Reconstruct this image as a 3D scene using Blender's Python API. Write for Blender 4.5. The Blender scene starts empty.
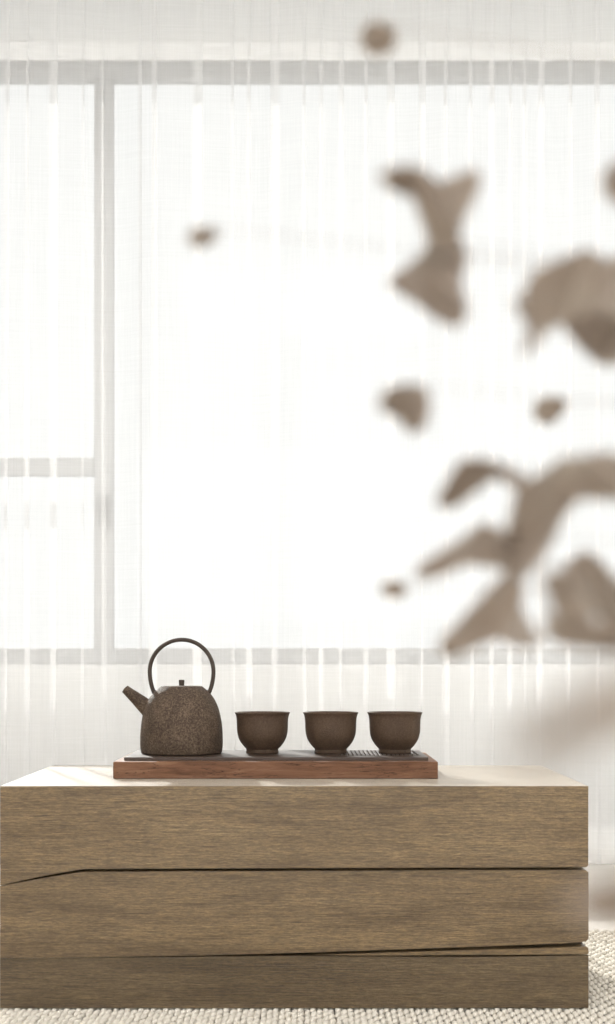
import bpy, bmesh, math, random
import numpy as np
from mathutils import Vector

random.seed(7)
rng = np.random.default_rng(7)
S = bpy.context.scene
COL = S.collection

# ---------------------------------------------------------------- camera model
F = 1350.0            # focal length in pixels of the 615 x 1024 frame
CX, CY = 307.5, 664.0 # vanishing point
CAMZ = 0.614


def P(px, py, d):
    return Vector(((px - CX) * d / F, d, CAMZ - (py - CY) * d / F))


# ---------------------------------------------------------------- node helpers
def new_mat(name):
    m = bpy.data.materials.new(name)
    m.use_nodes = True
    nt = m.node_tree
    for n in list(nt.nodes):
        nt.nodes.remove(n)
    return m, nt


def N(nt, typ, **kw):
    n = nt.nodes.new(typ)
    for k, v in kw.items():
        if k.startswith('i_'):
            key = k[2:]
            key = int(key) if key.isdigit() else key.replace('_', ' ')
            n.inputs[key].default_value = v
        else:
            setattr(n, k, v)
    return n


def ramp(nt, stops, interp='LINEAR'):
    r = nt.nodes.new('ShaderNodeValToRGB')
    e = r.color_ramp.elements
    r.color_ramp.interpolation = interp
    while len(e) < len(stops):
        e.new(0.5)
    for i, (p, c) in enumerate(stops):
        e[i].position = p
        e[i].color = (c[0], c[1], c[2], 1) if len(c) == 3 else c
    return r


def L(nt, a, b):
    nt.links.new(a, b)


def coords(nt, scale, loc=(0, 0, 0), rot=(0, 0, 0)):
    tc = N(nt, 'ShaderNodeTexCoord')
    mp = N(nt, 'ShaderNodeMapping')
    mp.inputs['Scale'].default_value = scale
    mp.inputs['Location'].default_value = loc
    mp.inputs['Rotation'].default_value = rot
    L(nt, tc.outputs['Object'], mp.inputs['Vector'])
    return mp.outputs['Vector']


def noise(nt, vec, scale, detail=4, rough=0.6, dist=0.0):
    n = N(nt, 'ShaderNodeTexNoise')
    n.inputs['Scale'].default_value = scale
    n.inputs['Detail'].default_value = detail
    n.inputs['Roughness'].default_value = rough
    n.inputs['Distortion'].default_value = dist
    L(nt, vec, n.inputs['Vector'])
    return n.outputs['Fac']


def mixc(nt, fac, a, b, mode='MIX'):
    m = N(nt, 'ShaderNodeMix', data_type='RGBA', blend_type=mode)
    for sock, v in ((m.inputs[0], fac), (m.inputs[6], a), (m.inputs[7], b)):
        if hasattr(v, 'links'):
            L(nt, v, sock)
        else:
            sock.default_value = v if not isinstance(v, tuple) or len(v) == 4 else (*v, 1)
    return m.outputs[2]


def math_n(nt, op, a, b=0.0, c=0.0):
    m = N(nt, 'ShaderNodeMath', operation=op)
    for i, v in enumerate((a, b, c)):
        if hasattr(v, 'links'):
            L(nt, v, m.inputs[i])
        else:
            m.inputs[i].default_value = v
    return m.outputs[0]


def bump(nt, h, strength, dist, normal=None):
    b = N(nt, 'ShaderNodeBump')
    b.inputs['Strength'].default_value = strength
    b.inputs['Distance'].default_value = dist
    L(nt, h, b.inputs['Height'])
    if normal is not None:
        L(nt, normal, b.inputs['Normal'])
    return b.outputs['Normal']


def finish(nt, color, rough=0.6, normal=None, spec=0.5, metallic=0.0, **kw):
    b = N(nt, 'ShaderNodeBsdfPrincipled')
    o = N(nt, 'ShaderNodeOutputMaterial')
    if hasattr(color, 'links'):
        L(nt, color, b.inputs['Base Color'])
    else:
        b.inputs['Base Color'].default_value = (*color, 1)
    if hasattr(rough, 'links'):
        L(nt, rough, b.inputs['Roughness'])
    else:
        b.inputs['Roughness'].default_value = rough
    b.inputs['Specular IOR Level'].default_value = spec
    b.inputs['Metallic'].default_value = metallic
    for k, v in kw.items():
        b.inputs[k.replace('_', ' ')].default_value = v
    if normal is not None:
        L(nt, normal, b.inputs['Normal'])
    L(nt, b.outputs[0], o.inputs['Surface'])
    return b


def plain(name, color, rough=0.6, grain=0.0, gscale=40.0, **kw):
    m, nt = new_mat(name)
    v = coords(nt, (1, 1, 1))
    n = noise(nt, v, gscale, 5, 0.6)
    c = mixc(nt, n, tuple(x * (1 - grain) for x in color), tuple(min(1, x * (1 + grain)) for x in color))
    nb = bump(nt, n, 0.15, 0.002)
    finish(nt, c, rough, nb, **kw)
    return m


# ---------------------------------------------------------------- materials
def wood_oak(name='weathered_oak', tone=1.0, dusty=0.0):
    m, nt = new_mat(name)
    v = coords(nt, (1.0, 9.0, 9.0))
    broad = noise(nt, v, 2.6, 4, 0.55, 0.5)
    v2 = coords(nt, (1.6, 30.0, 30.0), (3.1, 0.4, 1.7))
    streak = noise(nt, v2, 6.0, 8, 0.72, 0.3)
    v3 = coords(nt, (9.0, 240.0, 240.0), (0.2, 5.4, 2.7))
    fine = noise(nt, v3, 3.0, 5, 0.7)
    base = ramp(nt, [(0.28, (0.150, 0.095, 0.040)), (0.5, (0.224, 0.148, 0.068)), (0.75, (0.296, 0.205, 0.100))])
    L(nt, broad, base.inputs[0])
    dk = ramp(nt, [(0.30, (0.64, 0.61, 0.58)), (0.47, (0.94, 0.94, 0.94)), (0.70, (1.16, 1.15, 1.13))])
    L(nt, streak, dk.inputs[0])
    c = mixc(nt, 1.0, base.outputs[0], dk.outputs[0], 'MULTIPLY')
    fn = ramp(nt, [(0.33, (0.56, 0.54, 0.52)), (0.6, (1.14, 1.14, 1.14))])
    L(nt, fine, fn.inputs[0])
    c = mixc(nt, 1.0, c, fn.outputs[0], 'MULTIPLY')
    vf = coords(nt, (110.0, 600.0, 600.0), (1.2, 2.4, 0.7), (0, 0.12, 0))
    fk = noise(nt, vf, 1.0, 4, 0.65)
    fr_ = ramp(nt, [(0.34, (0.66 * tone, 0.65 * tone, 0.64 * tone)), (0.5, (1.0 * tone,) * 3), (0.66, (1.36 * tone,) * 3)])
    L(nt, fk, fr_.inputs[0])
    c = mixc(nt, 1.0, c, fr_.outputs[0], 'MULTIPLY')
    # long dark pores
    hl = noise(nt, coords(nt, (12.0, 400.0, 400.0), (4.2, 1.1, 3.3), (0, 0.02, 0)), 1.0, 3, 0.55, 0.4)
    hr = ramp(nt, [(0.30, (0.42, 0.38, 0.34)), (0.40, (0.95, 0.95, 0.95)), (0.62, (1.0, 1.0, 1.0)), (0.72, (1.16, 1.15, 1.12))])
    L(nt, hl, hr.inputs[0])
    c = mixc(nt, 1.0, c, hr.outputs[0], 'MULTIPLY')
    # brushed, slightly hammered relief
    vb = coords(nt, (1.0, 2.0, 2.0), (1.3, 0.1, 4.4), (0, 0.25, 0))
    ham = noise(nt, vb, 75.0, 6, 0.66, 0.8)
    vg = coords(nt, (8.0, 170.0, 170.0), (9.3, 0.1, 4.4))
    gr = noise(nt, vg, 2.0, 6, 0.7)
    h = math_n(nt, 'ADD', math_n(nt, 'MULTIPLY', ham, 0.9), math_n(nt, 'MULTIPLY', gr, 1.0))
    h = math_n(nt, 'ADD', h, math_n(nt, 'MULTIPLY', streak, 0.7))
    h = math_n(nt, 'ADD', h, math_n(nt, 'MULTIPLY', fk, 0.6))
    h = math_n(nt, 'ADD', h, math_n(nt, 'MULTIPLY', hl, 0.9))
    nb = bump(nt, h, 1.0, 0.0042)
    b = finish(nt, c, 0.5, nb, spec=0.3, Coat_Weight=0.7, Coat_Roughness=0.32, Sheen_Weight=dusty, Sheen_Roughness=0.35, Sheen_Tint=(1.0, .93, .82, 1))  # sheen added for the upper beam, imitating window glare on the table top
    return m


def wood_tray():
    m, nt = new_mat('reddish_walnut')
    v = coords(nt, (3.0, 26.0, 26.0))
    st = noise(nt, v, 3.0, 7, 0.68, 0.6)
    r = ramp(nt, [(0.28, (0.085, 0.036, 0.017)), (0.5, (0.165, 0.077, 0.040)), (0.75, (0.245, 0.130, 0.073))])
    L(nt, st, r.inputs[0])
    vc = coords(nt, (7.0, 26.0, 70.0), (2.2, 1.0, 0.37))
    ck = noise(nt, vc, 1.6, 4, 0.55, 1.2)
    cr = ramp(nt, [(0.0, (1, 1, 1)), (0.478, (1, 1, 1)), (0.50, (0.2, 0.15, 0.12)), (0.522, (1, 1, 1))])
    L(nt, ck, cr.inputs[0])
    big = noise(nt, coords(nt, (14, 14, 30), (4.1, 0, 0)), 1.0, 2, 0.5)
    gate = ramp(nt, [(0.48, (0, 0, 0)), (0.56, (1, 1, 1))])
    L(nt, big, gate.inputs[0])
    c2 = mixc(nt, 1.0, r.outputs[0], cr.outputs[0], 'MULTIPLY')
    c = mixc(nt, gate.outputs[0], r.outputs[0], c2)
    h = math_n(nt, 'ADD', st, math_n(nt, 'MULTIPLY', cr.outputs[0], 0.5))
    nb = bump(nt, h, 0.5, 0.002)
    finish(nt, c, 0.55, nb, spec=0.25)
    return m


def iron(name, lo, mid, hi, seed, rough=0.52, bs=0.6):
    m, nt = new_mat(name)
    v = coords(nt, (1, 1, 1), (seed, seed * 0.7, seed * 1.3))
    big = noise(nt, v, 22, 5, 0.62, 0.4)
    vor = N(nt, 'ShaderNodeTexVoronoi', feature='F1')
    vor.inputs['Scale'].default_value = 420
    L(nt, v, vor.inputs['Vector'])
    sp = noise(nt, v, 300, 4, 0.75)
    r = ramp(nt, [(0.35, lo), (0.5, mid), (0.66, hi)])
    f = math_n(nt, 'ADD', math_n(nt, 'MULTIPLY', big, 0.28), math_n(nt, 'MULTIPLY', sp, 0.72))
    L(nt, f, r.inputs[0])
    h = math_n(nt, 'ADD', math_n(nt, 'MULTIPLY', sp, 0.8), vor.outputs['Distance'])
    nb = bump(nt, h, bs, 0.0016)
    rr = math_n(nt, 'MULTIPLY_ADD', big, 0.25, rough + 0.04)
    finish(nt, r.outputs[0], rr, nb, spec=0.22)
    return m


def sheer():
    m, nt = new_mat('white_sheer_voile')
    o = N(nt, 'ShaderNodeOutputMaterial')
    # slub threads: fine horizontal and vertical variation of density
    vh = coords(nt, (6, 6, 420))
    nh = noise(nt, vh, 1.0, 3, 0.6)
    vv = coords(nt, (520, 520, 2.0))
    nv = noise(nt, vv, 1.0, 3, 0.6)
    th = math_n(nt, 'ADD', math_n(nt, 'MULTIPLY', nh, 0.05), math_n(nt, 'MULTIPLY', nv, 0.07))
    dens = math_n(nt, 'ADD', th, CLOTH_DENSITY - 0.06)
    tr = N(nt, 'ShaderNodeBsdfTransparent')
    tl = N(nt, 'ShaderNodeBsdfTranslucent')
    tl.inputs['Color'].default_value = (0.91, 0.91, 0.91, 1)
    df = N(nt, 'ShaderNodeBsdfDiffuse')
    df.inputs['Color'].default_value = (0.91, 0.91, 0.91, 1)
    mx = N(nt, 'ShaderNodeMixShader')
    mx.inputs[0].default_value = 0.985
    L(nt, tl.outputs[0], mx.inputs[1])
    L(nt, df.outputs[0], mx.inputs[2])
    m2 = N(nt, 'ShaderNodeMixShader')
    L(nt, dens, m2.inputs[0])
    L(nt, tr.outputs[0], m2.inputs[1])
    L(nt, mx.outputs[0], m2.inputs[2])
    L(nt, m2.outputs[0], o.inputs['Surface'])
    return m


def glass():
    m, nt = new_mat('clear_window_glass')
    o = N(nt, 'ShaderNodeOutputMaterial')
    tr = N(nt, 'ShaderNodeBsdfTransparent')
    tr.inputs['Color'].default_value = (0.97, 0.98, 0.975, 1)
    gl = N(nt, 'ShaderNodeBsdfGlossy')
    gl.inputs['Roughness'].default_value = 0.02
    fr = N(nt, 'ShaderNodeFresnel')
    fr.inputs['IOR'].default_value = 1.45
    mx = N(nt, 'ShaderNodeMixShader')
    L(nt, math_n(nt, 'MULTIPLY', fr.outputs[0], 0.3), mx.inputs[0])
    L(nt, tr.outputs[0], mx.inputs[1])
    L(nt, gl.outputs[0], mx.inputs[2])
    L(nt, mx.outputs[0], o.inputs['Surface'])
    return m


def leaf_mat():
    m, nt = new_mat('dry_ginkgo_leaf')
    o = N(nt, 'ShaderNodeOutputMaterial')
    v = coords(nt, (1, 1, 1))
    n = noise(nt, v, 45, 4, 0.6)
    r = ramp(nt, [(0.3, (0.208, 0.156, 0.116)), (0.5, (0.280, 0.220, 0.172)), (0.7, (0.320, 0.272, 0.220))])
    L(nt, n, r.inputs[0])
    df = N(nt, 'ShaderNodeBsdfPrincipled')
    df.inputs['Roughness'].default_value = 0.55
    L(nt, r.outputs[0], df.inputs['Base Color'])
    tl = N(nt, 'ShaderNodeBsdfTranslucent')
    L(nt, r.outputs[0], tl.inputs['Color'])
    mx = N(nt, 'ShaderNodeMixShader')
    mx.inputs[0].default_value = 0.35
    L(nt, df.outputs[0], mx.inputs[1])
    L(nt, tl.outputs[0], mx.inputs[2])
    L(nt, mx.outputs[0], o.inputs['Surface'])
    return m


def rug_mat():
    m, nt = new_mat('cream_braided_wool')
    v = coords(nt, (1, 1, 1))
    n = noise(nt, v, 60, 5, 0.65)
    f = noise(nt, coords(nt, (420, 120, 120)), 1.0, 4, 0.6)
    c = mixc(nt, n, (0.60, 0.555, 0.48), (0.70, 0.655, 0.58))
    nb = bump(nt, f, 0.4, 0.001)
    finish(nt, c, 0.9, nb, spec=0.2)
    return m


def floor_mat():
    m, nt = new_mat('pale_oiled_floor')
    v = coords(nt, (1.0, 14.0, 14.0))
    n = noise(nt, v, 2.0, 6, 0.65, 0.3)
    c = mixc(nt, n, (0.74, 0.70, 0.65), (0.83, 0.80, 0.755))
    br = N(nt, 'ShaderNodeTexBrick')
    br.inputs['Scale'].default_value = 1.0
    br.inputs['Mortar Size'].default_value = 0.0015
    br.inputs['Brick Width'].default_value = 1.8
    br.inputs['Row Height'].default_value = 0.19
    br.inputs['Color1'].default_value = (1, 1, 1, 1)
    br.inputs['Color2'].default_value = (0.96, 0.95, 0.94, 1)
    br.inputs['Mortar'].default_value = (0.75, 0.72, 0.68, 1)
    L(nt, coords(nt, (1, 1, 1), (0.3, 0.05, 0)), br.inputs['Vector'])
    c = mixc(nt, 1.0, c, br.outputs['Color'], 'MULTIPLY')
    nb = bump(nt, n, 0.1, 0.001)
    finish(nt, c, 0.38, nb, spec=0.5)
    return m


CLOTH_DENSITY = 0.34
M = dict(
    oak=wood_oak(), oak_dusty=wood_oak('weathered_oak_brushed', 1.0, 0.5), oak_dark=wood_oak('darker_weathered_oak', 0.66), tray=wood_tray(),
    kettle=iron('speckled_cast_iron', (0.026, 0.016, 0.010), (0.066, 0.044, 0.029), (0.165, 0.119, 0.082), 1.7),
    handle=plain('dark_iron_strap', (0.045, 0.032, 0.024), 0.62, 0.25, 120, spec=0.3),
    cup=iron('brown_stoneware', (0.050, 0.030, 0.018), (0.070, 0.044, 0.028), (0.098, 0.064, 0.041), 5.1, 0.45, 0.25),
    slate=plain('dark_stained_board', (0.050, 0.031, 0.022), 0.45, 0.3, 90, spec=0.3, Coat_Weight=0.2, Coat_Roughness=0.3),
    pit=plain('pale_drain_liner', (0.55, 0.50, 0.45), 0.6, 0.08, 60),
    sheer=sheer(), glass=glass(), leaf=leaf_mat(), rug=rug_mat(), floor=floor_mat(),
    backing=plain('rug_backing', (0.06, 0.05, 0.04), 0.95, 0.2, 80),
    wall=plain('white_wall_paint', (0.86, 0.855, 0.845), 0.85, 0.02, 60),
    backwall=plain('warm_white_wall_paint', (0.60, 0.595, 0.585), 0.85, 0.02, 60),  # darkened copy of the wall paint, cuts sunlight bounced behind the curtain
    ceil=plain('ceiling_paint', (0.66, 0.66, 0.655), 0.9, 0.02, 60),
    frame=plain('light_grey_window_frame', (0.36, 0.36, 0.36), 0.5, 0.03, 50),
    hndl=plain('grey_window_handle', (0.30, 0.30, 0.295), 0.4, 0.03, 50),
    bark=plain('grey_brown_bark', (0.16, 0.12, 0.09), 0.85, 0.35, 140),
    pot=plain('matte_grey_clay', (0.42, 0.39, 0.35), 0.8, 0.12, 70),
    soil=plain('dark_potting_soil', (0.05, 0.038, 0.03), 0.95, 0.4, 160),
    lampw=plain('white_lamp_metal', (0.8, 0.8, 0.8), 0.4, 0.02, 50),
)


def emit_mat(name, color, strength):
    m, nt = new_mat(name)
    o = N(nt, 'ShaderNodeOutputMaterial')
    e = N(nt, 'ShaderNodeEmission')
    e.inputs['Color'].default_value = (*color, 1)
    e.inputs['Strength'].default_value = strength
    L(nt, e.outputs[0], o.inputs['Surface'])
    return m


# ---------------------------------------------------------------- mesh helpers
def tag(o, label=None, cat=None, group=None, kind=None):
    for k, v in (('label', label), ('category', cat), ('group', group), ('kind', kind)):
        if v:
            o[k] = v
    return o


def thing(name, label, cat, loc=(0, 0, 0), group=None):
    o = bpy.data.objects.new(name, None)
    o.empty_display_size = 0.1
    COL.objects.link(o)
    o.location = loc
    return tag(o, label, cat, group)


def obj(name, bm, mat, parent=None, smooth=False, recalc=True):
    """Link bm (built in world space) as one mesh object; its origin sits at its parent's."""
    if recalc:
        bmesh.ops.recalc_face_normals(bm, faces=bm.faces)
    if parent is not None:
        o_ = Vector((0, 0, 0))
        q = parent
        while q is not None:
            o_ += q.location
            q = q.parent
        bmesh.ops.translate(bm, verts=bm.verts, vec=-o_)
    me = bpy.data.meshes.new(name)
    bm.to_mesh(me)
    bm.free()
    me.materials.append(mat)
    if smooth:
        for p in me.polygons:
            p.use_smooth = True
    o = bpy.data.objects.new(name, me)
    COL.objects.link(o)
    if parent is not None:
        o.parent = parent
    return o


def box(bm, x0, x1, y0, y1, z0, z1, bev=0.0, seg=2):
    r = bmesh.ops.create_cube(bm, size=1.0)
    vs = r['verts']
    for v in vs:
        v.co = Vector((x0 + (v.co.x + .5) * (x1 - x0), y0 + (v.co.y + .5) * (y1 - y0), z0 + (v.co.z + .5) * (z1 - z0)))
    if bev > 0:
        es = list({e for v in vs for e in v.link_edges})
        bmesh.ops.bevel(bm, geom=es, offset=bev, segments=seg, profile=0.5, affect='EDGES')
    return bm


def boxes(*bs, bev=0.0):
    bm = bmesh.new()
    for b in bs:
        box(bm, *b, bev=bev)
    return bm


def prism_xz(poly, y0, y1, bev=0.0):
    bm = bmesh.new()
    a = [bm.verts.new((x, y0, z)) for x, z in poly]
    b = [bm.verts.new((x, y1, z)) for x, z in poly]
    n = len(poly)
    bm.faces.new(a)
    bm.faces.new(list(reversed(b)))
    for i in range(n):
        j = (i + 1) % n
        bm.faces.new((a[i], b[i], b[j], a[j]))
    bmesh.ops.recalc_face_normals(bm, faces=bm.faces)
    if bev:
        bmesh.ops.bevel(bm, geom=list(bm.edges), offset=bev, segments=2, profile=0.5, affect='EDGES')
    return bm


def catmull(pts, n):
    pts = [Vector(p) for p in pts]
    out = []
    for i in range(len(pts) - 1):
        p0 = pts[max(i - 1, 0)]
        p1, p2 = pts[i], pts[i + 1]
        p3 = pts[min(i + 2, len(pts) - 1)]
        for k in range(n):
            t = k / n
            out.append(0.5 * ((2 * p1) + (p2 - p0) * t + (2 * p0 - 5 * p1 + 4 * p2 - p3) * t * t + (3 * p1 - p0 - 3 * p2 + p3) * t ** 3))
    out.append(pts[-1])
    return out


def lathe(profile, cx, cy, z0, seg=96, bm=None, rfun=None):
    """profile: (radius, height) from the axis outwards and round; radius 0 closes."""
    bm = bm or bmesh.new()
    rings = []
    for r, h in profile:
        if r < 1e-6:
            rings.append([bm.verts.new((cx, cy, z0 + h))])
        else:
            ring = []
            for k in range(seg):
                a = 2 * math.pi * k / seg
                rr = r * (rfun(a, h) if rfun else 1)
                ring.append(bm.verts.new((cx + rr * math.cos(a), cy + rr * math.sin(a), z0 + h)))
            rings.append(ring)
    for a, b in zip(rings, rings[1:]):
        if len(a) == 1 and len(b) == 1:
            continue
        for k in range(seg):
            k2 = (k + 1) % seg
            if len(a) == 1:
                bm.faces.new((a[0], b[k], b[k2]))
            elif len(b) == 1:
                bm.faces.new((a[k], a[k2], b[0]))
            else:
                bm.faces.new((a[k], a[k2], b[k2], b[k]))
    return bm


def tube(pts, radii, seg=16, bm=None, cap=True, flat=None):
    bm = bm or bmesh.new()
    pts = [Vector(p) for p in pts]
    rings = []
    prev = None
    for i, p in enumerate(pts):
        t = (pts[min(i + 1, len(pts) - 1)] - pts[max(i - 1, 0)]).normalized()
        ref = prev if prev is not None else (Vector((0, 1, 0)) if abs(t.y) < 0.9 else Vector((1, 0, 0)))
        u = (ref - t * ref.dot(t)).normalized()
        w = t.cross(u)
        prev = u
        r = radii[i] if hasattr(radii, '__len__') else radii
        ru, rw = (r, r) if flat is None else (r * flat[0], r * flat[1])
        rings.append([bm.verts.new(p + u * ru * math.cos(2 * math.pi * k / seg) + w * rw * math.sin(2 * math.pi * k / seg)) for k in range(seg)])
    for a, b in zip(rings, rings[1:]):
        for k in range(seg):
            k2 = (k + 1) % seg
            bm.faces.new((a[k], a[k2], b[k2], b[k]))
    if cap:
        bm.faces.new(list(reversed(rings[0])))
        bm.faces.new(rings[-1])
    return bm


# ================================================================ THE ROOM
DW = 4.56            # inner face of the window wall
ZF = -0.014          # floor level (the rug top is 0)
ZC = P(0, 42, DW).z  # ceiling
XL, XR = -2.5, 2.5
YB = -2.6            # wall behind the camera
zs = P(0, 664, DW).z + 0.0     # window opening, bottom
zt = P(0, 60, DW).z            # window opening, top
WX0, WX1 = -2.2, 2.2


def struct(name, bm, mat, parent=None, label=None):
    o = obj(name, bm, mat, parent)
    if parent is None:
        o['kind'] = 'structure'
    return o


struct('floor', boxes((XL - .2, XR + .2, YB - .2, DW + .25, ZF - .1, ZF)), M['floor'])
struct('ceiling', boxes((XL - .2, XR + .2, YB - .2, DW + .25, ZC, ZC + .15)), M['ceil'])
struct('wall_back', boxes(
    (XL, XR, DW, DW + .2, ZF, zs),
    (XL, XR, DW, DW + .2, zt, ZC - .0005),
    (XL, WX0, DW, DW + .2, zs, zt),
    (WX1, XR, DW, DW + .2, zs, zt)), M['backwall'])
struct('trim_1', boxes((XL, XR, DW - .008, DW, zt, ZC), bev=.002), M['wall'])  # strip of wall above the windows, coloured paler so it looks brightly lit
struct('wall_left', boxes((XL - .15, XL, YB, DW + .2, ZF, ZC)), M['wall'])
struct('wall_right', boxes((XR, XR + .15, YB, DW + .2, ZF, ZC)), M['wall'])
struct('wall_front', boxes((XL, XR, YB - .15, YB, ZF, ZC)), M['wall'])
struct('baseboard_back', boxes((XL, XR, DW - .014, DW, ZF, ZF + .08), bev=.003), M['wall'])

# windows: a casement left of the mullion, a wide fixed light right of it
fy0, fy1 = DW + 0.015, DW + 0.065
dm = fy0
mx0, mx1 = P(94, 0, dm).x, P(112.4, 0, dm).x
mxm = P(104, 0, dm).x
ftop, fbot = P(0, 84.5, fy1).z, P(0, 648, dm).z
tz0, tz1 = P(0, 475, dm).z, P(0, 457, dm).z

w1 = thing('window_1', None, None, (mx0 - .7, DW + .04, zs))
w1['kind'] = 'structure'
obj('window_frame', boxes(
    (WX0, mxm, fy0, fy1, ftop, zt), (WX0, mxm, fy0, fy1, zs, fbot),
    (WX0, WX0 + .06, fy0, fy1, fbot, ftop), (mx0, mxm, fy0, fy1, fbot, ftop), bev=.003), M['frame'], w1)
obj('transom', boxes((WX0 + .06, mx0, fy0 + .006, fy1 - .004, tz0, tz1), bev=.003), M['frame'], w1)
obj('pane', boxes((WX0 + .055, mx0 + .004, DW + .047, DW + .052, tz1 - .004, ftop + .004)), M['glass'], w1)
obj('pane', boxes((WX0 + .055, mx0 + .004, DW + .047, DW + .052, fbot - .004, tz0 + .004)), M['glass'], w1)
hx = P(104.5, 0, dm).x
w2 = thing('window_2', None, None, (.6, DW + .04, zs))
w2['kind'] = 'structure'
obj('window_frame', boxes(
    (mxm + .002, WX1, fy0, fy1, ftop, zt), (mxm + .002, WX1, fy0, fy1, zs, fbot),
    (WX1 - .06, WX1, fy0, fy1, fbot, ftop), (mxm + .002, mx1, fy0, fy1, fbot, ftop), bev=.003), M['frame'], w2)
obj('pane', boxes((mx1 - .004, WX1 - .055, DW + .047, DW + .052, fbot - .004, ftop + .004)), M['glass'], w2)
hb = boxes((P(101, 0, dm).x, P(109, 0, dm).x, fy0 - .008, fy0, P(0, 530, dm).z, P(0, 495, dm).z), bev=.002)
box(hb, P(103, 0, dm).x, P(107, 0, dm).x, fy0 - .03, fy0 - .008, P(0, 503, dm).z, P(0, 499, dm).z, bev=.002)
box(hb, P(102.5, 0, dm).x, P(107.5, 0, dm).x, fy0 - .04, fy0 - .03, P(0, 528, dm).z, P(0, 497, dm).z, bev=.003)
obj('window_handle', hb, M['hndl'], w2)

# ================================================================ CURTAIN
YC = 4.23
SC = YC / F
folds = [(8, 6), (28, 4), (53.5, 7), (83, 3), (102, 3), (140, 3), (154.5, 8), (198, 8), (232, 3), (248.5, 5), (275, 7), (304, 4),
         (321, 4), (341.5, 4), (366, 5), (391, 7), (422.5, 6), (445, 6), (470, 3), (491.5, 6), (510.5, 4), (525, 2.5), (542, 8),
         (571.5, 4), (596.5, 4)]
rr = random.Random(3)
p = -14
while p > -430:
    folds.append((p, rr.uniform(3, 8)))
    p -= rr.uniform(16, 42)
p = 628
while p < 1000:
    folds.append((p, rr.uniform(3, 8)))
    p += rr.uniform(16, 42)
folds = sorted(((c - CX) * SC, w * SC) for c, w in folds)
CX0, CX1 = folds[0][0] - .05, folds[-1][0] + .05
ph = [rr.uniform(0, 6.28) for _ in range(6)]


def wave(x, t):
    """y offset of the cloth; t = 0 at the ceiling, 1 at the hem"""
    a = 0.015 + 0.042 * t
    return a * (math.sin(x * 13.5 + ph[0] + .5 * math.sin(x * 4 + ph[1])) * .75 + math.sin(x * 27 + ph[2] + .3 * t) * .25)


def curtain_row(t, z):
    out = []
    xprev = CX0
    k = 0
    for i, (c, w) in enumerate(folds):
        c2 = c + .004 * math.sin(i * 1.9 + 2.2 * t) * t
        h = w * .5 * (1 + .35 * math.sin(i * 2.3 + 3 * t))
        a, b = xprev, c2 + h
        for q in range(1, 7):
            u = q / 7
            x = a + (b - a) * u
            out.append((x, YC + wave(x, t) + .004 * math.sin(math.pi * u)))
        y = YC + wave(c2, t)
        for dx, dy in ((h * .9, -.0015), (h, .001), (h * .9, .003), (-h * .9, .003), (-h, .005), (-h * .9, .007)):
            out.append((c2 + dx, y + dy))
        xprev = c2 - h * .9
    for q in range(1, 7):
        x = xprev + (CX1 - xprev) * q / 6
        out.append((x, YC + wave(x, t)))
    return [(x, y, z) for x, y in out]


cb = bmesh.new()
prev = None
NR = 30
ztop, zbot = ZC - .002, ZF + .004
rows = [0, .008] + [.008 + (.985 - .008) * i / NR for i in range(1, NR + 1)] + [1.0]
for t in rows:
    row = [cb.verts.new(c) for c in curtain_row(t, ztop + (zbot - ztop) * t)]
    if prev:
        for i in range(len(row) - 1):
            cb.faces.new((prev[i], prev[i + 1], row[i + 1], row[i]))
    prev = row
cur = obj('sheer_curtain', cb, M['sheer'], None, smooth=True, recalc=False)
tag(cur, 'floor length white sheer curtain with narrow pleats hanging in front of the windows', 'curtain')

# ================================================================ RUG
RX0, RX1, RY0, RY1 = -1.7, 1.7, 1.55, 3.16
rug = thing('braided_rug', 'cream chunky braided wool rug lying under the wooden table', 'rug', (0, 2.4, ZF))
obj('backing', boxes((RX0 + .004, RX1 - .004, RY0 + .004, RY1 - .004, ZF, ZF + .004), bev=.0015), M['backing'], rug)


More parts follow.
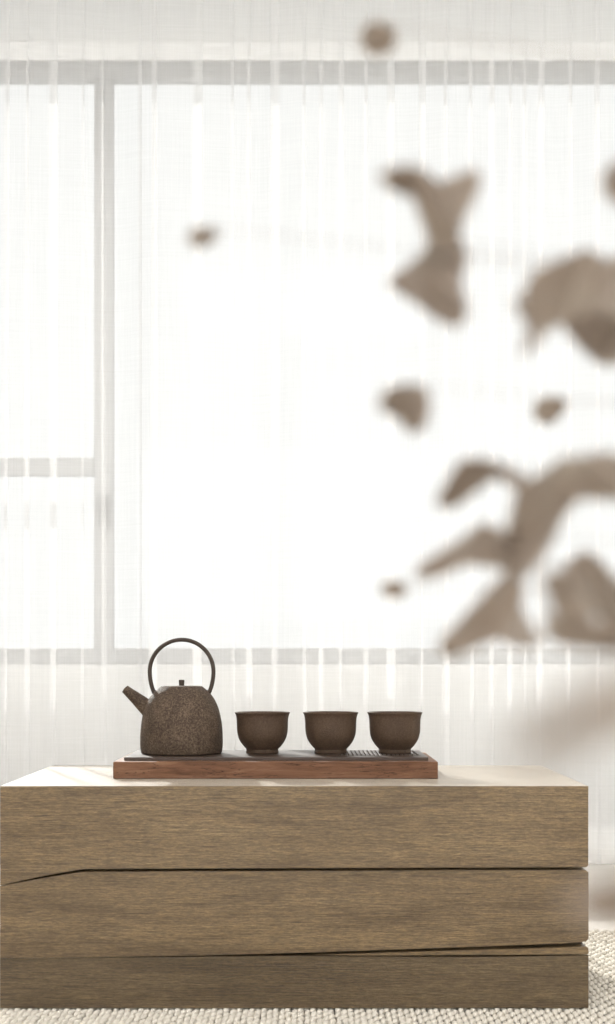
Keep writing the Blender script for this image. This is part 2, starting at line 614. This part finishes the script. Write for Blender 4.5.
def stitches():
    px, py = 0.0110, 0.031
    nx, ny = int((RX1 - RX0) / px), int((RY1 - RY0) / py)
    lon, lat = 8, 5
    # unit ellipsoid-like strand, pointing along +y
    vs, fs = [], []
    for j in range(lat + 1):
        th = math.pi * j / lat
        for i in range(lon):
            a = 2 * math.pi * i / lon
            vs.append((math.sin(th) * math.cos(a), -math.cos(th), math.sin(th) * math.sin(a)))
    for j in range(lat):
        for i in range(lon):
            i2 = (i + 1) % lon
            fs.append((j * lon + i, j * lon + i2, (j + 1) * lon + i2, (j + 1) * lon + i))
    vs = np.array(vs, dtype=np.float32)
    fs = np.array(fs, dtype=np.int32)
    gx, gy = np.meshgrid(np.arange(nx), np.arange(ny))
    gx, gy = gx.ravel(), gy.ravel()
    n = len(gx)
    ang = 0.17 + rng.normal(0, .04, n)
    cxs = RX0 + (gx + .5) * px + rng.normal(0, .0006, n)
    cys = RY0 + (gy + .5 + .5 * (gx % 2)) * py + rng.normal(0, .0012, n)
    ra = 0.0063 * (1 + rng.normal(0, .06, n))
    rl = 0.0172 * (1 + rng.normal(0, .05, n))
    rz = 0.0078 * (1 + rng.normal(0, .08, n))
    V = np.empty((n, len(vs), 3), dtype=np.float32)
    lx = vs[None, :, 0] * ra[:, None]
    ly = vs[None, :, 1] * rl[:, None]
    tilt = vs[None, :, 1] * 0.0022
    V[:, :, 0] = cxs[:, None] + lx * np.cos(ang)[:, None] + ly * np.sin(ang)[:, None]
    V[:, :, 1] = cys[:, None] - lx * np.sin(ang)[:, None] + ly * np.cos(ang)[:, None]
    V[:, :, 2] = ZF + .0062 + vs[None, :, 2] * rz[:, None] - tilt
    V[:, :, 0] = np.clip(V[:, :, 0], RX0, RX1)
    V[:, :, 1] = np.clip(V[:, :, 1], RY0, RY1)
    V[:, :, 2] = np.clip(V[:, :, 2], ZF + .001, -0.0005)
    Fc = fs[None] + (np.arange(n) * len(vs))[:, None, None]
    V = V.reshape(-1, 3) - np.array((0, 2.4, ZF), dtype=np.float32)
    Fc = Fc.reshape(-1, 4)
    me = bpy.data.meshes.new('braided_pile')
    me.vertices.add(len(V))
    me.vertices.foreach_set('co', V.ravel())
    me.loops.add(Fc.size)
    me.loops.foreach_set('vertex_index', Fc.ravel())
    me.polygons.add(len(Fc))
    me.polygons.foreach_set('loop_start', np.arange(0, Fc.size, 4, dtype=np.int32))
    me.polygons.foreach_set('use_smooth', np.ones(len(Fc), dtype=bool))
    me.update(calc_edges=True)
    me.validate()
    me.materials.append(M['rug'])
    o = bpy.data.objects.new('braided_pile', me)
    COL.objects.link(o)
    o.parent = rug
    o['kind'] = 'stuff'
    return o


stitches()

# ================================================================ TABLE
TD0, TD1 = 2.41, 2.90
TS = F / TD0


def T(poly):
    return [((x - CX) / TS, CAMZ - (y - CY) / TS) for x, y in poly]


TZ = CAMZ - (786 - CY) / TS
tbl = thing('low_wooden_table', 'low block table of thick weathered oak beams standing on the cream rug', 'table', (-.02, 2.655, 0))
upper = [(0, 786), (588.5, 786), (588.5, 865.6), (586, 867.4), (460, 867.6), (82, 869.0), (40, 876.8), (5, 884.6), (0, 885.6)]
middle = [(0, 886.0), (5, 885.3), (40, 878.6), (82, 872.0), (460, 870.4), (586, 870.2), (588.5, 872.2), (588.5, 938.8), (586, 941.6), (560, 943.4),
          (480, 946.6), (305, 952.6), (200, 955.4), (90, 957.4), (0, 958.2)]
lower = [(0, 958.5), (90, 957.8), (200, 956.8), (300, 956.0), (345, 956.6), (480, 957.0), (520, 956.6), (588.5, 955.6), (588.5, 1008), (0, 1008)]
strip = [(312, 955.0), (480, 949.8), (560, 947.8), (586, 946.5), (588.5, 948.6), (588.5, 954.2), (520, 954.8), (480, 955.0), (380, 955.6)]
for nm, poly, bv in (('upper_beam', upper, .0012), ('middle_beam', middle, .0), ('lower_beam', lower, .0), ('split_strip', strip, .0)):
    obj(nm, prism_xz(list(reversed(T(poly))), TD0, TD1, bv), M[{'lower_beam': 'oak_dark', 'upper_beam': 'oak_dusty'}.get(nm, 'oak')], tbl)  # lower beam's darker oak also carries the shade near the floor in its colour
x0, x1 = T([(0, 0)])[0][0], T([(588.5, 0)])[0][0]
obj('core', boxes((x0 + .02, x1 - .006, TD0 + .03, TD1 - .03, .03, TZ - .03)), M['oak'], tbl)

# ================================================================ TRAY
tf = 2.559
tz0_ = TZ + .0002
th_ = 17 * tf / F
tx0, tx1 = P(113, 0, tf).x, P(438, 0, tf).x
tr = thing('tea_tray', 'reddish wooden tea tray with a dark inset board lying on the oak table', 'tray', ((tx0 + tx1) / 2, 2.69, tz0_))
tb = 2.83
obj('tray_base', boxes((tx0, tx1, tf, tb, tz0_, tz0_ + th_), bev=.0015), M['tray'], tr)
iz0 = tz0_ + th_
iz1 = iz0 + .0067
ix0, ix1, iy0, iy1 = P(124, 0, 2.585).x, P(428.3, 0, 2.585).x, 2.585, 2.80
# dark board with a rectangular opening on its right, filled by slats over a pale liner
gx0, gx1, gy0, gy1 = .06, ix1 - .012, iy0 + .05, iy1 - .012
obj('dark_board', boxes((ix0, gx0, iy0, iy1, iz0, iz1), (gx1, ix1, iy0, iy1, iz0, iz1),
                        (gx0, gx1, iy0, gy0, iz0, iz1), (gx0, gx1, gy1, iy1, iz0, iz1), bev=.0006), M['slate'], tr)
obj('drain_liner', boxes((gx0, gx1, gy0, gy1, iz0 + .0002, iz0 + .0035)), M['pit'], tr)
sb = bmesh.new()
nsl = 19
pit = (gx1 - gx0) / nsl
for i in range(nsl):
    if i < 1:
        continue
    box(sb, gx0 + i * pit - .0024, gx0 + i * pit + .0024, gy0, gy1, iz0 + .0035, iz1 + .0004, bev=.0004, seg=1)
for k in (1, 2, 3):
    yy = gy0 + (gy1 - gy0) * k / 4
    box(sb, gx0, gx1, yy - .003, yy + .003, iz0 + .0035, iz1 + .0004, bev=.0004, seg=1)
obj('drain_grate', sb, M['slate'], tr)

# ================================================================ KETTLE
KD = 2.70
u = KD / F / 3.075
kx = P(181.6, 0, KD).x
kz = iz1 + .0003
ket = thing('cast_iron_kettle', 'squat speckled brown iron kettle with a tall ring handle on the tray', 'kettle', (kx, KD, kz))
prof = [(0, 0), (112, 0), (121, .8), (124.5, 4), (126.2, 20), (126.7, 40), (126, 65), (123.5, 91), (120, 111), (115.5, 131), (109, 149), (102, 164),
        (93.5, 177), (83, 189), (71, 199.5), (63, 205.8), (58.5, 206.4)]
pp = catmull([(r, 0, h) for r, h in prof[3:-1]], 6)
prof2 = prof[:3] + [(v.x, v.z) for v in pp] + [(58.5, 206.2), (57.5, 203.5), (57.2, 198), (0, 198)]
dz = 3.0
obj('body', lathe([(r * u, h * u) for r, h in prof2], kx, KD, kz, 128), M['kettle'], ket, smooth=True)
lid = [(0, 199), (56.4, 199), (56.8, 202), (56.6, 205.6), (55.5, 206.8), (50, 207.2), (25, 207.8), (12, 208), (0, 208)]
lo = obj('lid', lathe([(r * u, h * u) for r, h in lid], kx, KD, kz, 96), M['kettle'], ket, smooth=True)
kn = [(0, 207), (8.2, 207), (8.0, 210), (8.4, 217), (8.9, 221), (8.9, 224), (8.2, 225.5), (0, 226)]
obj('lid_knob', lathe([(r * u, h * u) for r, h in kn], kx, KD, kz, 40), M['handle'], lo, smooth=True)
# spout: a straight tapered tube, up and to the left
sz = lambda y: kz + (413 - y) * u
sx = lambda x: kx + (x - 251) * u
a0, a1 = Vector((sx(152), KD, sz(279))), Vector((sx(75.5), KD, sz(213.8)))
ax = (a1 - a0).normalized()
sbm = tube([a0 - ax * 8 * u, a0, a0 + (a1 - a0) * .5, a1 - ax * 1.5 * u, a1, a1 - ax * 1.5 * u, a1 - ax * 25 * u],
           [31 * u, 27.5 * u, 19.6 * u, 13.2 * u, 12.2 * u, 10 * u, 9.8 * u], 40, cap=True)
obj('spout', sbm, M['kettle'], ket, smooth=True)
# ring handle with its two ends on the shoulder
hp = []
R = 98 * u
for k in range(61):
    a = math.radians(-31) + math.radians(242) * k / 60
    hp.append((kx + R * math.cos(a), KD, sz(162) + R * math.sin(a) * (1.0 if a > 0 and a < math.pi else 1.3)))
hm = tube(hp, 6.4 * u, 18, flat=(1.35, 1.0))
obj('handle', hm, M['handle'], ket, smooth=True)
for s in (-1, 1):
    ears = bmesh.new()
    ex = kx + s * R * math.cos(math.radians(31)) * .98
    ez = sz(162) - 1.3 * R * math.sin(math.radians(31)) + 2 * u
    vs = bmesh.ops.create_uvsphere(ears, u_segments=16, v_segments=10, radius=8.5 * u)['verts']
    for v in vs:
        v.co = Vector((v.co.x + ex, v.co.y * 1.3 + KD, v.co.z * .9 + ez))
    obj('handle_lug', ears, M['handle'], ket, smooth=True)

# ================================================================ CUPS
cu = KD / F / 2.674
cprof = [(0, 6), (34, 6), (36, .6), (38, 0), (41.5, 0), (43.2, 1.5), (43.2, 5), (42.0, 8.5), (43.5, 12), (50, 19), (57.5, 29), (63.2, 40), (66.6, 53),
         (68.0, 66), (68.3, 80), (69.0, 92), (70.6, 101), (73.4, 107.2), (73.9, 108.6), (73.0, 109.6), (71.2, 109.3)]
inner = [(68.2, 102), (66.4, 92), (65.5, 78), (64.8, 64), (62.5, 50), (57, 36), (47, 24), (34, 17), (18, 13.5), (0, 12.6)]
sm = catmull([(r, 0, h) for r, h in cprof[7:]], 4)
full = cprof[:7] + [(v.x, v.z) for v in sm] + [(v.x, v.z) for v in catmull([(71.2, 0, 109.3)] + [(r, 0, h) for r, h in inner], 4)[1:]]
full[-1] = (0, full[-1][1])
cz = iz1 + .0006
cup_labels = ['brown stoneware tea cup standing nearest the iron kettle', 'brown stoneware tea cup standing between the two other cups',
              'brown stoneware tea cup over the drain slots, farthest from the kettle']
base_bm = lathe([(r * cu, h * cu) for r, h in full if h > 8.3 or r > 60], 0, 0, 0, 112, rfun=lambda a, h: 1 + .004 * math.cos(9 * a) + .003 * math.sin(4 * a + 30 * h))
foot_bm = lathe([(r * cu, h * cu) for r, h in [(0, 13), (30, 12), (33, 6), (34, 1), (36, 0), (42, 0), (43.6, 1.5), (43.6, 5), (42.3, 8.4), (43.2, 11), (38, 14.5), (0, 14.6)]], 0, 0, 0, 96)
c0 = thing('tea_cup', cup_labels[0], 'tea cup', (0, 0, 0), 'tea cups on the tray')
bo = obj('bowl', base_bm, M['cup'], c0, smooth=True)
fo = obj('foot_ring', foot_bm, M['cup'], c0, smooth=True)
for i, px in enumerate((262.3, 330.7, 394.8)):
    if i == 0:
        c = c0
    else:
        c = c0.copy()
        COL.objects.link(c)
        c['label'] = cup_labels[i]
        for ch in (bo, fo):
            d = ch.copy()
            COL.objects.link(d)
            d.parent = c
    c.location = (P(px, 0, KD).x, KD, cz)
    c.rotation_euler = (0, 0, (0, 1.9, 4.0)[i])

# ================================================================ FOREGROUND PLANT
TX, TY = 0.30, 0.42
plant = thing('potted_ginkgo', 'blurred small ginkgo with dry brown leaves reaching in close to the viewer', 'plant', (TX, TY, ZF))
potp = [(0, 0), (.075, 0), (.082, .004), (.098, .10), (.108, .165), (.112, .17), (.112, .178), (.104, .178), (.101, .165), (.098, .155), (0, .155)]
pot = obj('pot', lathe(potp, TX, TY, ZF, 64), M['pot'], plant, smooth=True)
obj('soil', lathe([(0, .150), (.097, .150), (.096, .158), (.05, .162), (0, .163)], TX, TY, ZF, 48), M['soil'], plant, smooth=True)
trunk_pts = catmull([(TX, TY, ZF + .15), (TX + .012, TY - .01, .32), (TX - .012, TY, .52), (TX + .005, TY + .01, .70), (TX - .015, TY, .86)], 8)
nT = len(trunk_pts)
obj('trunk', tube(trunk_pts, [.011 - .008 * i / nT for i in range(nT)], 12), M['bark'], plant, smooth=True)


def Zm(pts, ox, oy, s):
    return [(ox + x / s, oy + y / s) for x, y in pts]


A5, A6, A7 = (350, 140, 2.321), (350, 360, 2.321), (420, 440, 3.154)
LEAVES = [
    # (outline in picture coordinates, distance, root index, depth tilt)
    (Zm([(75, 85), (108, 70), (160, 72), (192, 104), (216, 106), (252, 88), (292, 76), (290, 115), (264, 165), (247, 215), (250, 245), (215, 252), (188, 240), (190, 205), (182, 150), (150, 126), (108, 112)], *A5), .335, 11, .012),
    (Zm([(190, 235), (248, 235), (263, 275), (250, 330), (265, 392), (248, 425), (205, 408), (160, 372), (98, 330), (150, 290), (180, 262)], *A5), .345, 0, -.010),
    ([(528, 290), (538, 273), (552, 269), (568, 264), (588, 252), (600, 266), (612, 262), (640, 250), (642, 312), (609, 309), (590, 307), (574, 310), (563, 318), (552, 324), (544, 329), (536, 312)], .33, 8, .014),
    ([(563, 316), (585, 310), (603, 312), (622, 318), (632, 335), (626, 356), (605, 362), (594, 354), (583, 345), (572, 331)], .36, 3, -.008),
    ([(516, 298), (522, 300), (534, 316), (539, 330), (535, 343), (522, 352), (531, 338), (530, 325)], .31, 3, .004),
    ([(381, 405), (391, 391), (410, 388), (424, 393), (425, 417), (415, 430), (404, 421), (393, 411)], .34, 2, .008),
    ([(536, 412), (546, 400), (564, 403), (557, 414), (546, 421)], .42, 2, .004),
    (Zm([(62, 198), (95, 140), (128, 80), (185, 68), (250, 86), (335, 132), (330, 160), (290, 132), (235, 110), (170, 110), (125, 150), (105, 204)], *A7), .34, 4, .008),
    (Zm([(330, 150), (400, 132), (455, 68), (505, 88), (500, 165), (445, 235), (412, 305), (372, 375), (306, 430), (262, 385), (300, 328), (326, 262), (310, 175)], *A7), .335, 2, .016),
    (Zm([(310, 295), (280, 395), (215, 388), (150, 384), (60, 418), (-10, 425), (20, 392), (120, 346), (190, 275), (250, 292)], *A7), .345, 0, -.010),
    ([(381, 589), (392, 581), (408, 588), (395, 598)], .40, 2, .003),
    (Zm([(290, 425), (318, 480), (292, 555), (340, 605), (378, 630), (330, 645), (240, 618), (170, 622), (102, 676), (66, 650), (150, 578), (215, 508), (240, 462)], *A7), .34, 0, .012),
    ([(443, 641), (452, 634), (460, 642), (454, 655), (446, 654)], .42, 1, .003),
    (Zm([(466, 408), (520, 362), (570, 396), (610, 446), (660, 470), (660, 585), (570, 545), (510, 485)], *A7), .36, 4, -.008),
    (Zm([(392, 440), (440, 415), (505, 470), (540, 540), (520, 600), (450, 585), (425, 520)], *A7), .27, 3, .012),
    (Zm([(395, 560), (440, 590), (520, 596), (600, 572), (660, 590), (660, 650), (500, 646), (420, 622)], *A7), .31, 4, .008),
    (Zm([(440, 72), (520, 60), (600, 50), (660, 90), (660, 170), (560, 176), (485, 160)], *A7), .32, 4, .010),
    ([(364, 35), (374, 25), (390, 29), (392, 43), (380, 52), (367, 47)], .36, 2, .004),
    ([(189, 237), (196, 229), (214, 229), (216, 236), (205, 245), (193, 244)], .36, 2, .004),
    ([(609, 172), (640, 158), (650, 205), (612, 197)], .33, 2, .004),
    ([(512, 752), (535, 726), (566, 706), (600, 688), (660, 664), (660, 725), (600, 730), (556, 754), (526, 762)], .11, 4, .005),
    ([(566, 904), (604, 884), (680, 872), (690, 926), (612, 924)], .17, 3, .005),
]


def make_leaf(poly, d, root, tilt):
    cxp = sum(p[0] for p in poly) / len(poly)
    cyp = sum(p[1] for p in poly) / len(poly)
    ext = max(max(abs(p[0] - cxp), abs(p[1] - cyp)) for p in poly)
    # the traced outlines are the visible, blurred edges: the blades reach a little further
    gsz = 4.0 if ext > 14 else 1.5
    big = []
    m_ = len(poly)
    area = sum(poly[i][0] * poly[(i + 1) % m_][1] - poly[(i + 1) % m_][0] * poly[i][1] for i in range(m_))
    for i in range(m_):
        a_, b_, c_ = Vector(poly[i - 1]), Vector(poly[i]), Vector(poly[(i + 1) % m_])
        nrm = Vector(((c_ - a_).y, -(c_ - a_).x)).normalized() * (1 if area > 0 else -1)
        big.append(tuple(b_ + nrm * gsz))
    poly = big
    # smooth the outline
    n = len(poly)
    outline = []
    for i in range(n):
        p0, p1, p2, p3 = (Vector(poly[(i + k) % n]) for k in (-1, 0, 1, 2))
        for q in range(4):
            t = q / 4
            outline.append(0.5 * ((2 * p1) + (p2 - p0) * t + (2 * p0 - 5 * p1 + 4 * p2 - p3) * t * t + (3 * p1 - p0 - 3 * p2 + p3) * t ** 3))
    bm = bmesh.new()

    def at(q):
        dx, dy = (q.x - cxp) / ext, (q.y - cyp) / ext
        dd = d + tilt * (dx * .8 + dy * .5) + abs(tilt) * .5 * math.cos(2.2 * dx + 1.7 * dy)
        return P(q.x, q.y, dd)
    vs = [bm.verts.new(at(q)) for q in outline]
    f = bm.faces.new(vs)
    r = bmesh.ops.triangulate(bm, faces=[f], quad_method='BEAUTY', ngon_method='EAR_CLIP')
    # give the blade a real thickness
    geo = bmesh.ops.extrude_face_region(bm, geom=list(bm.faces))
    nv = [e for e in geo['geom'] if isinstance(e, bmesh.types.BMVert)]
    for v in nv:
        v.co.y += .0003
    o = obj('leaf', bm, M['leaf'], plant)
    return o, at(Vector(poly[root]))


ends = []
for lf in LEAVES:
    o, q = make_leaf(*lf)
    ends.append((q, o))


def trunk_at(z):
    b = min(trunk_pts, key=lambda p: abs(p.z - z))
    return b.copy()


for q, o in ends:
    s = trunk_at(q.z - .05)
    mid1 = s.lerp(q, .35) + Vector((.02, 0, .03))
    mid2 = s.lerp(q, .75) + Vector((.01, .01, .012))
    pts = catmull([s, mid1, mid2, q], 8)
    nn = len(pts)
    obj('twig', tube(pts, [.00028 - .00018 * i / nn for i in range(nn)], 6), M['bark'], plant, smooth=True)

# ================================================================ ADDED FILL PANELS
LAMP = (0.0, 1.45, 1.5)
lx, ly, lw = LAMP
cl = thing('ceiling_light', 'flat white ceiling panel light over the rug side of the room', 'lamp', (lx, ly, ZC))  # unseen panel, added as fill from above
h = lw / 2
obj('housing', boxes((lx - h, lx + h, ly - h, ly - h + .03, ZC - .04, ZC), (lx - h, lx + h, ly + h - .03, ly + h, ZC - .04, ZC),
                     (lx - h, lx - h + .03, ly - h + .03, ly + h - .03, ZC - .04, ZC), (lx + h - .03, lx + h, ly - h + .03, ly + h - .03, ZC - .04, ZC), bev=.002), M['lampw'], cl)
obj('diffuser', boxes((lx - h + .03, lx + h - .03, ly - h + .03, ly + h - .03, ZC - .03, ZC - .012)),
    emit_mat('lamp_diffuser', (1.0, 1.0, .995), 5.5), cl)

wl = thing('wall_light', 'wide flat white panel light on the wall facing the windows', 'lamp', (0, YB, 1.75))  # unseen panel, added to brighten the curtain and the table front
obj('housing', boxes((-1.53, 1.53, YB, YB + .03, .97, 2.53), bev=.004), M['lampw'], wl)
obj('diffuser', boxes((-1.5, 1.5, YB + .03, YB + .04, 1.0, 2.5)), emit_mat('wall_lamp_diffuser', (1.0, 1.0, .995), 6.2), wl)

# ================================================================ LIGHT FROM OUTSIDE
az, el = math.radians(21), math.radians(26.5)
dirv = Vector((math.sin(az) * math.cos(el), -math.cos(az) * math.cos(el), -math.sin(el)))
sd = bpy.data.lights.new('sun', 'SUN')
sd.energy = 8.5
sd.angle = math.radians(0.6)
sd.color = (1.0, .97, .93)
so = bpy.data.objects.new('sun', sd)
COL.objects.link(so)
so.rotation_euler = dirv.to_track_quat('-Z', 'Y').to_euler()
so.location = (-3, 10, 6)

W = bpy.data.worlds.new('overcast_white_sky')
S.world = W
W.use_nodes = True
bg = W.node_tree.nodes['Background']
bg.inputs[0].default_value = (1.0, 1.0, 1.0, 1)
bg.inputs[1].default_value = 0.87

pd = bpy.data.lights.new('sky_portal', 'AREA')
pd.shape = 'RECTANGLE'
pd.size, pd.size_y = WX1 - WX0, zt - zs
pd.cycles.is_portal = True
po = bpy.data.objects.new('sky_portal', pd)
COL.objects.link(po)
po.location = ((WX0 + WX1) / 2, DW + .15, (zs + zt) / 2)
po.rotation_euler = Vector((0, -1, 0)).to_track_quat('-Z', 'Y').to_euler()

# ================================================================ CAMERA
cd = bpy.data.cameras.new('camera')
cam = bpy.data.objects.new('camera', cd)
COL.objects.link(cam)
cam.location = (0, 0, CAMZ)
cam.rotation_euler = (math.pi / 2, 0, 0)
cd.sensor_fit = 'VERTICAL'
cd.sensor_height = 36.0
cd.lens = F * 36.0 / 1024
cd.shift_x = 0.0
cd.shift_y = (CY - 512) / 1024
cd.clip_start = .01
cd.dof.use_dof = True
cd.dof.focus_distance = 2.85
cd.dof.aperture_fstop = 7.2
S.camera = cam

# ================================================================ RENDER LOOK
vs = S.view_settings
vs.view_transform = 'Standard'
vs.look = 'None'
vs.exposure = 0.2
vs.gamma = 1.0
vs.use_curve_mapping = False
cy = S.cycles
cy.use_denoising = True
cy.max_bounces = 12
cy.diffuse_bounces = 6
cy.transparent_max_bounces = 40
cy.sample_clamp_indirect = 6.0
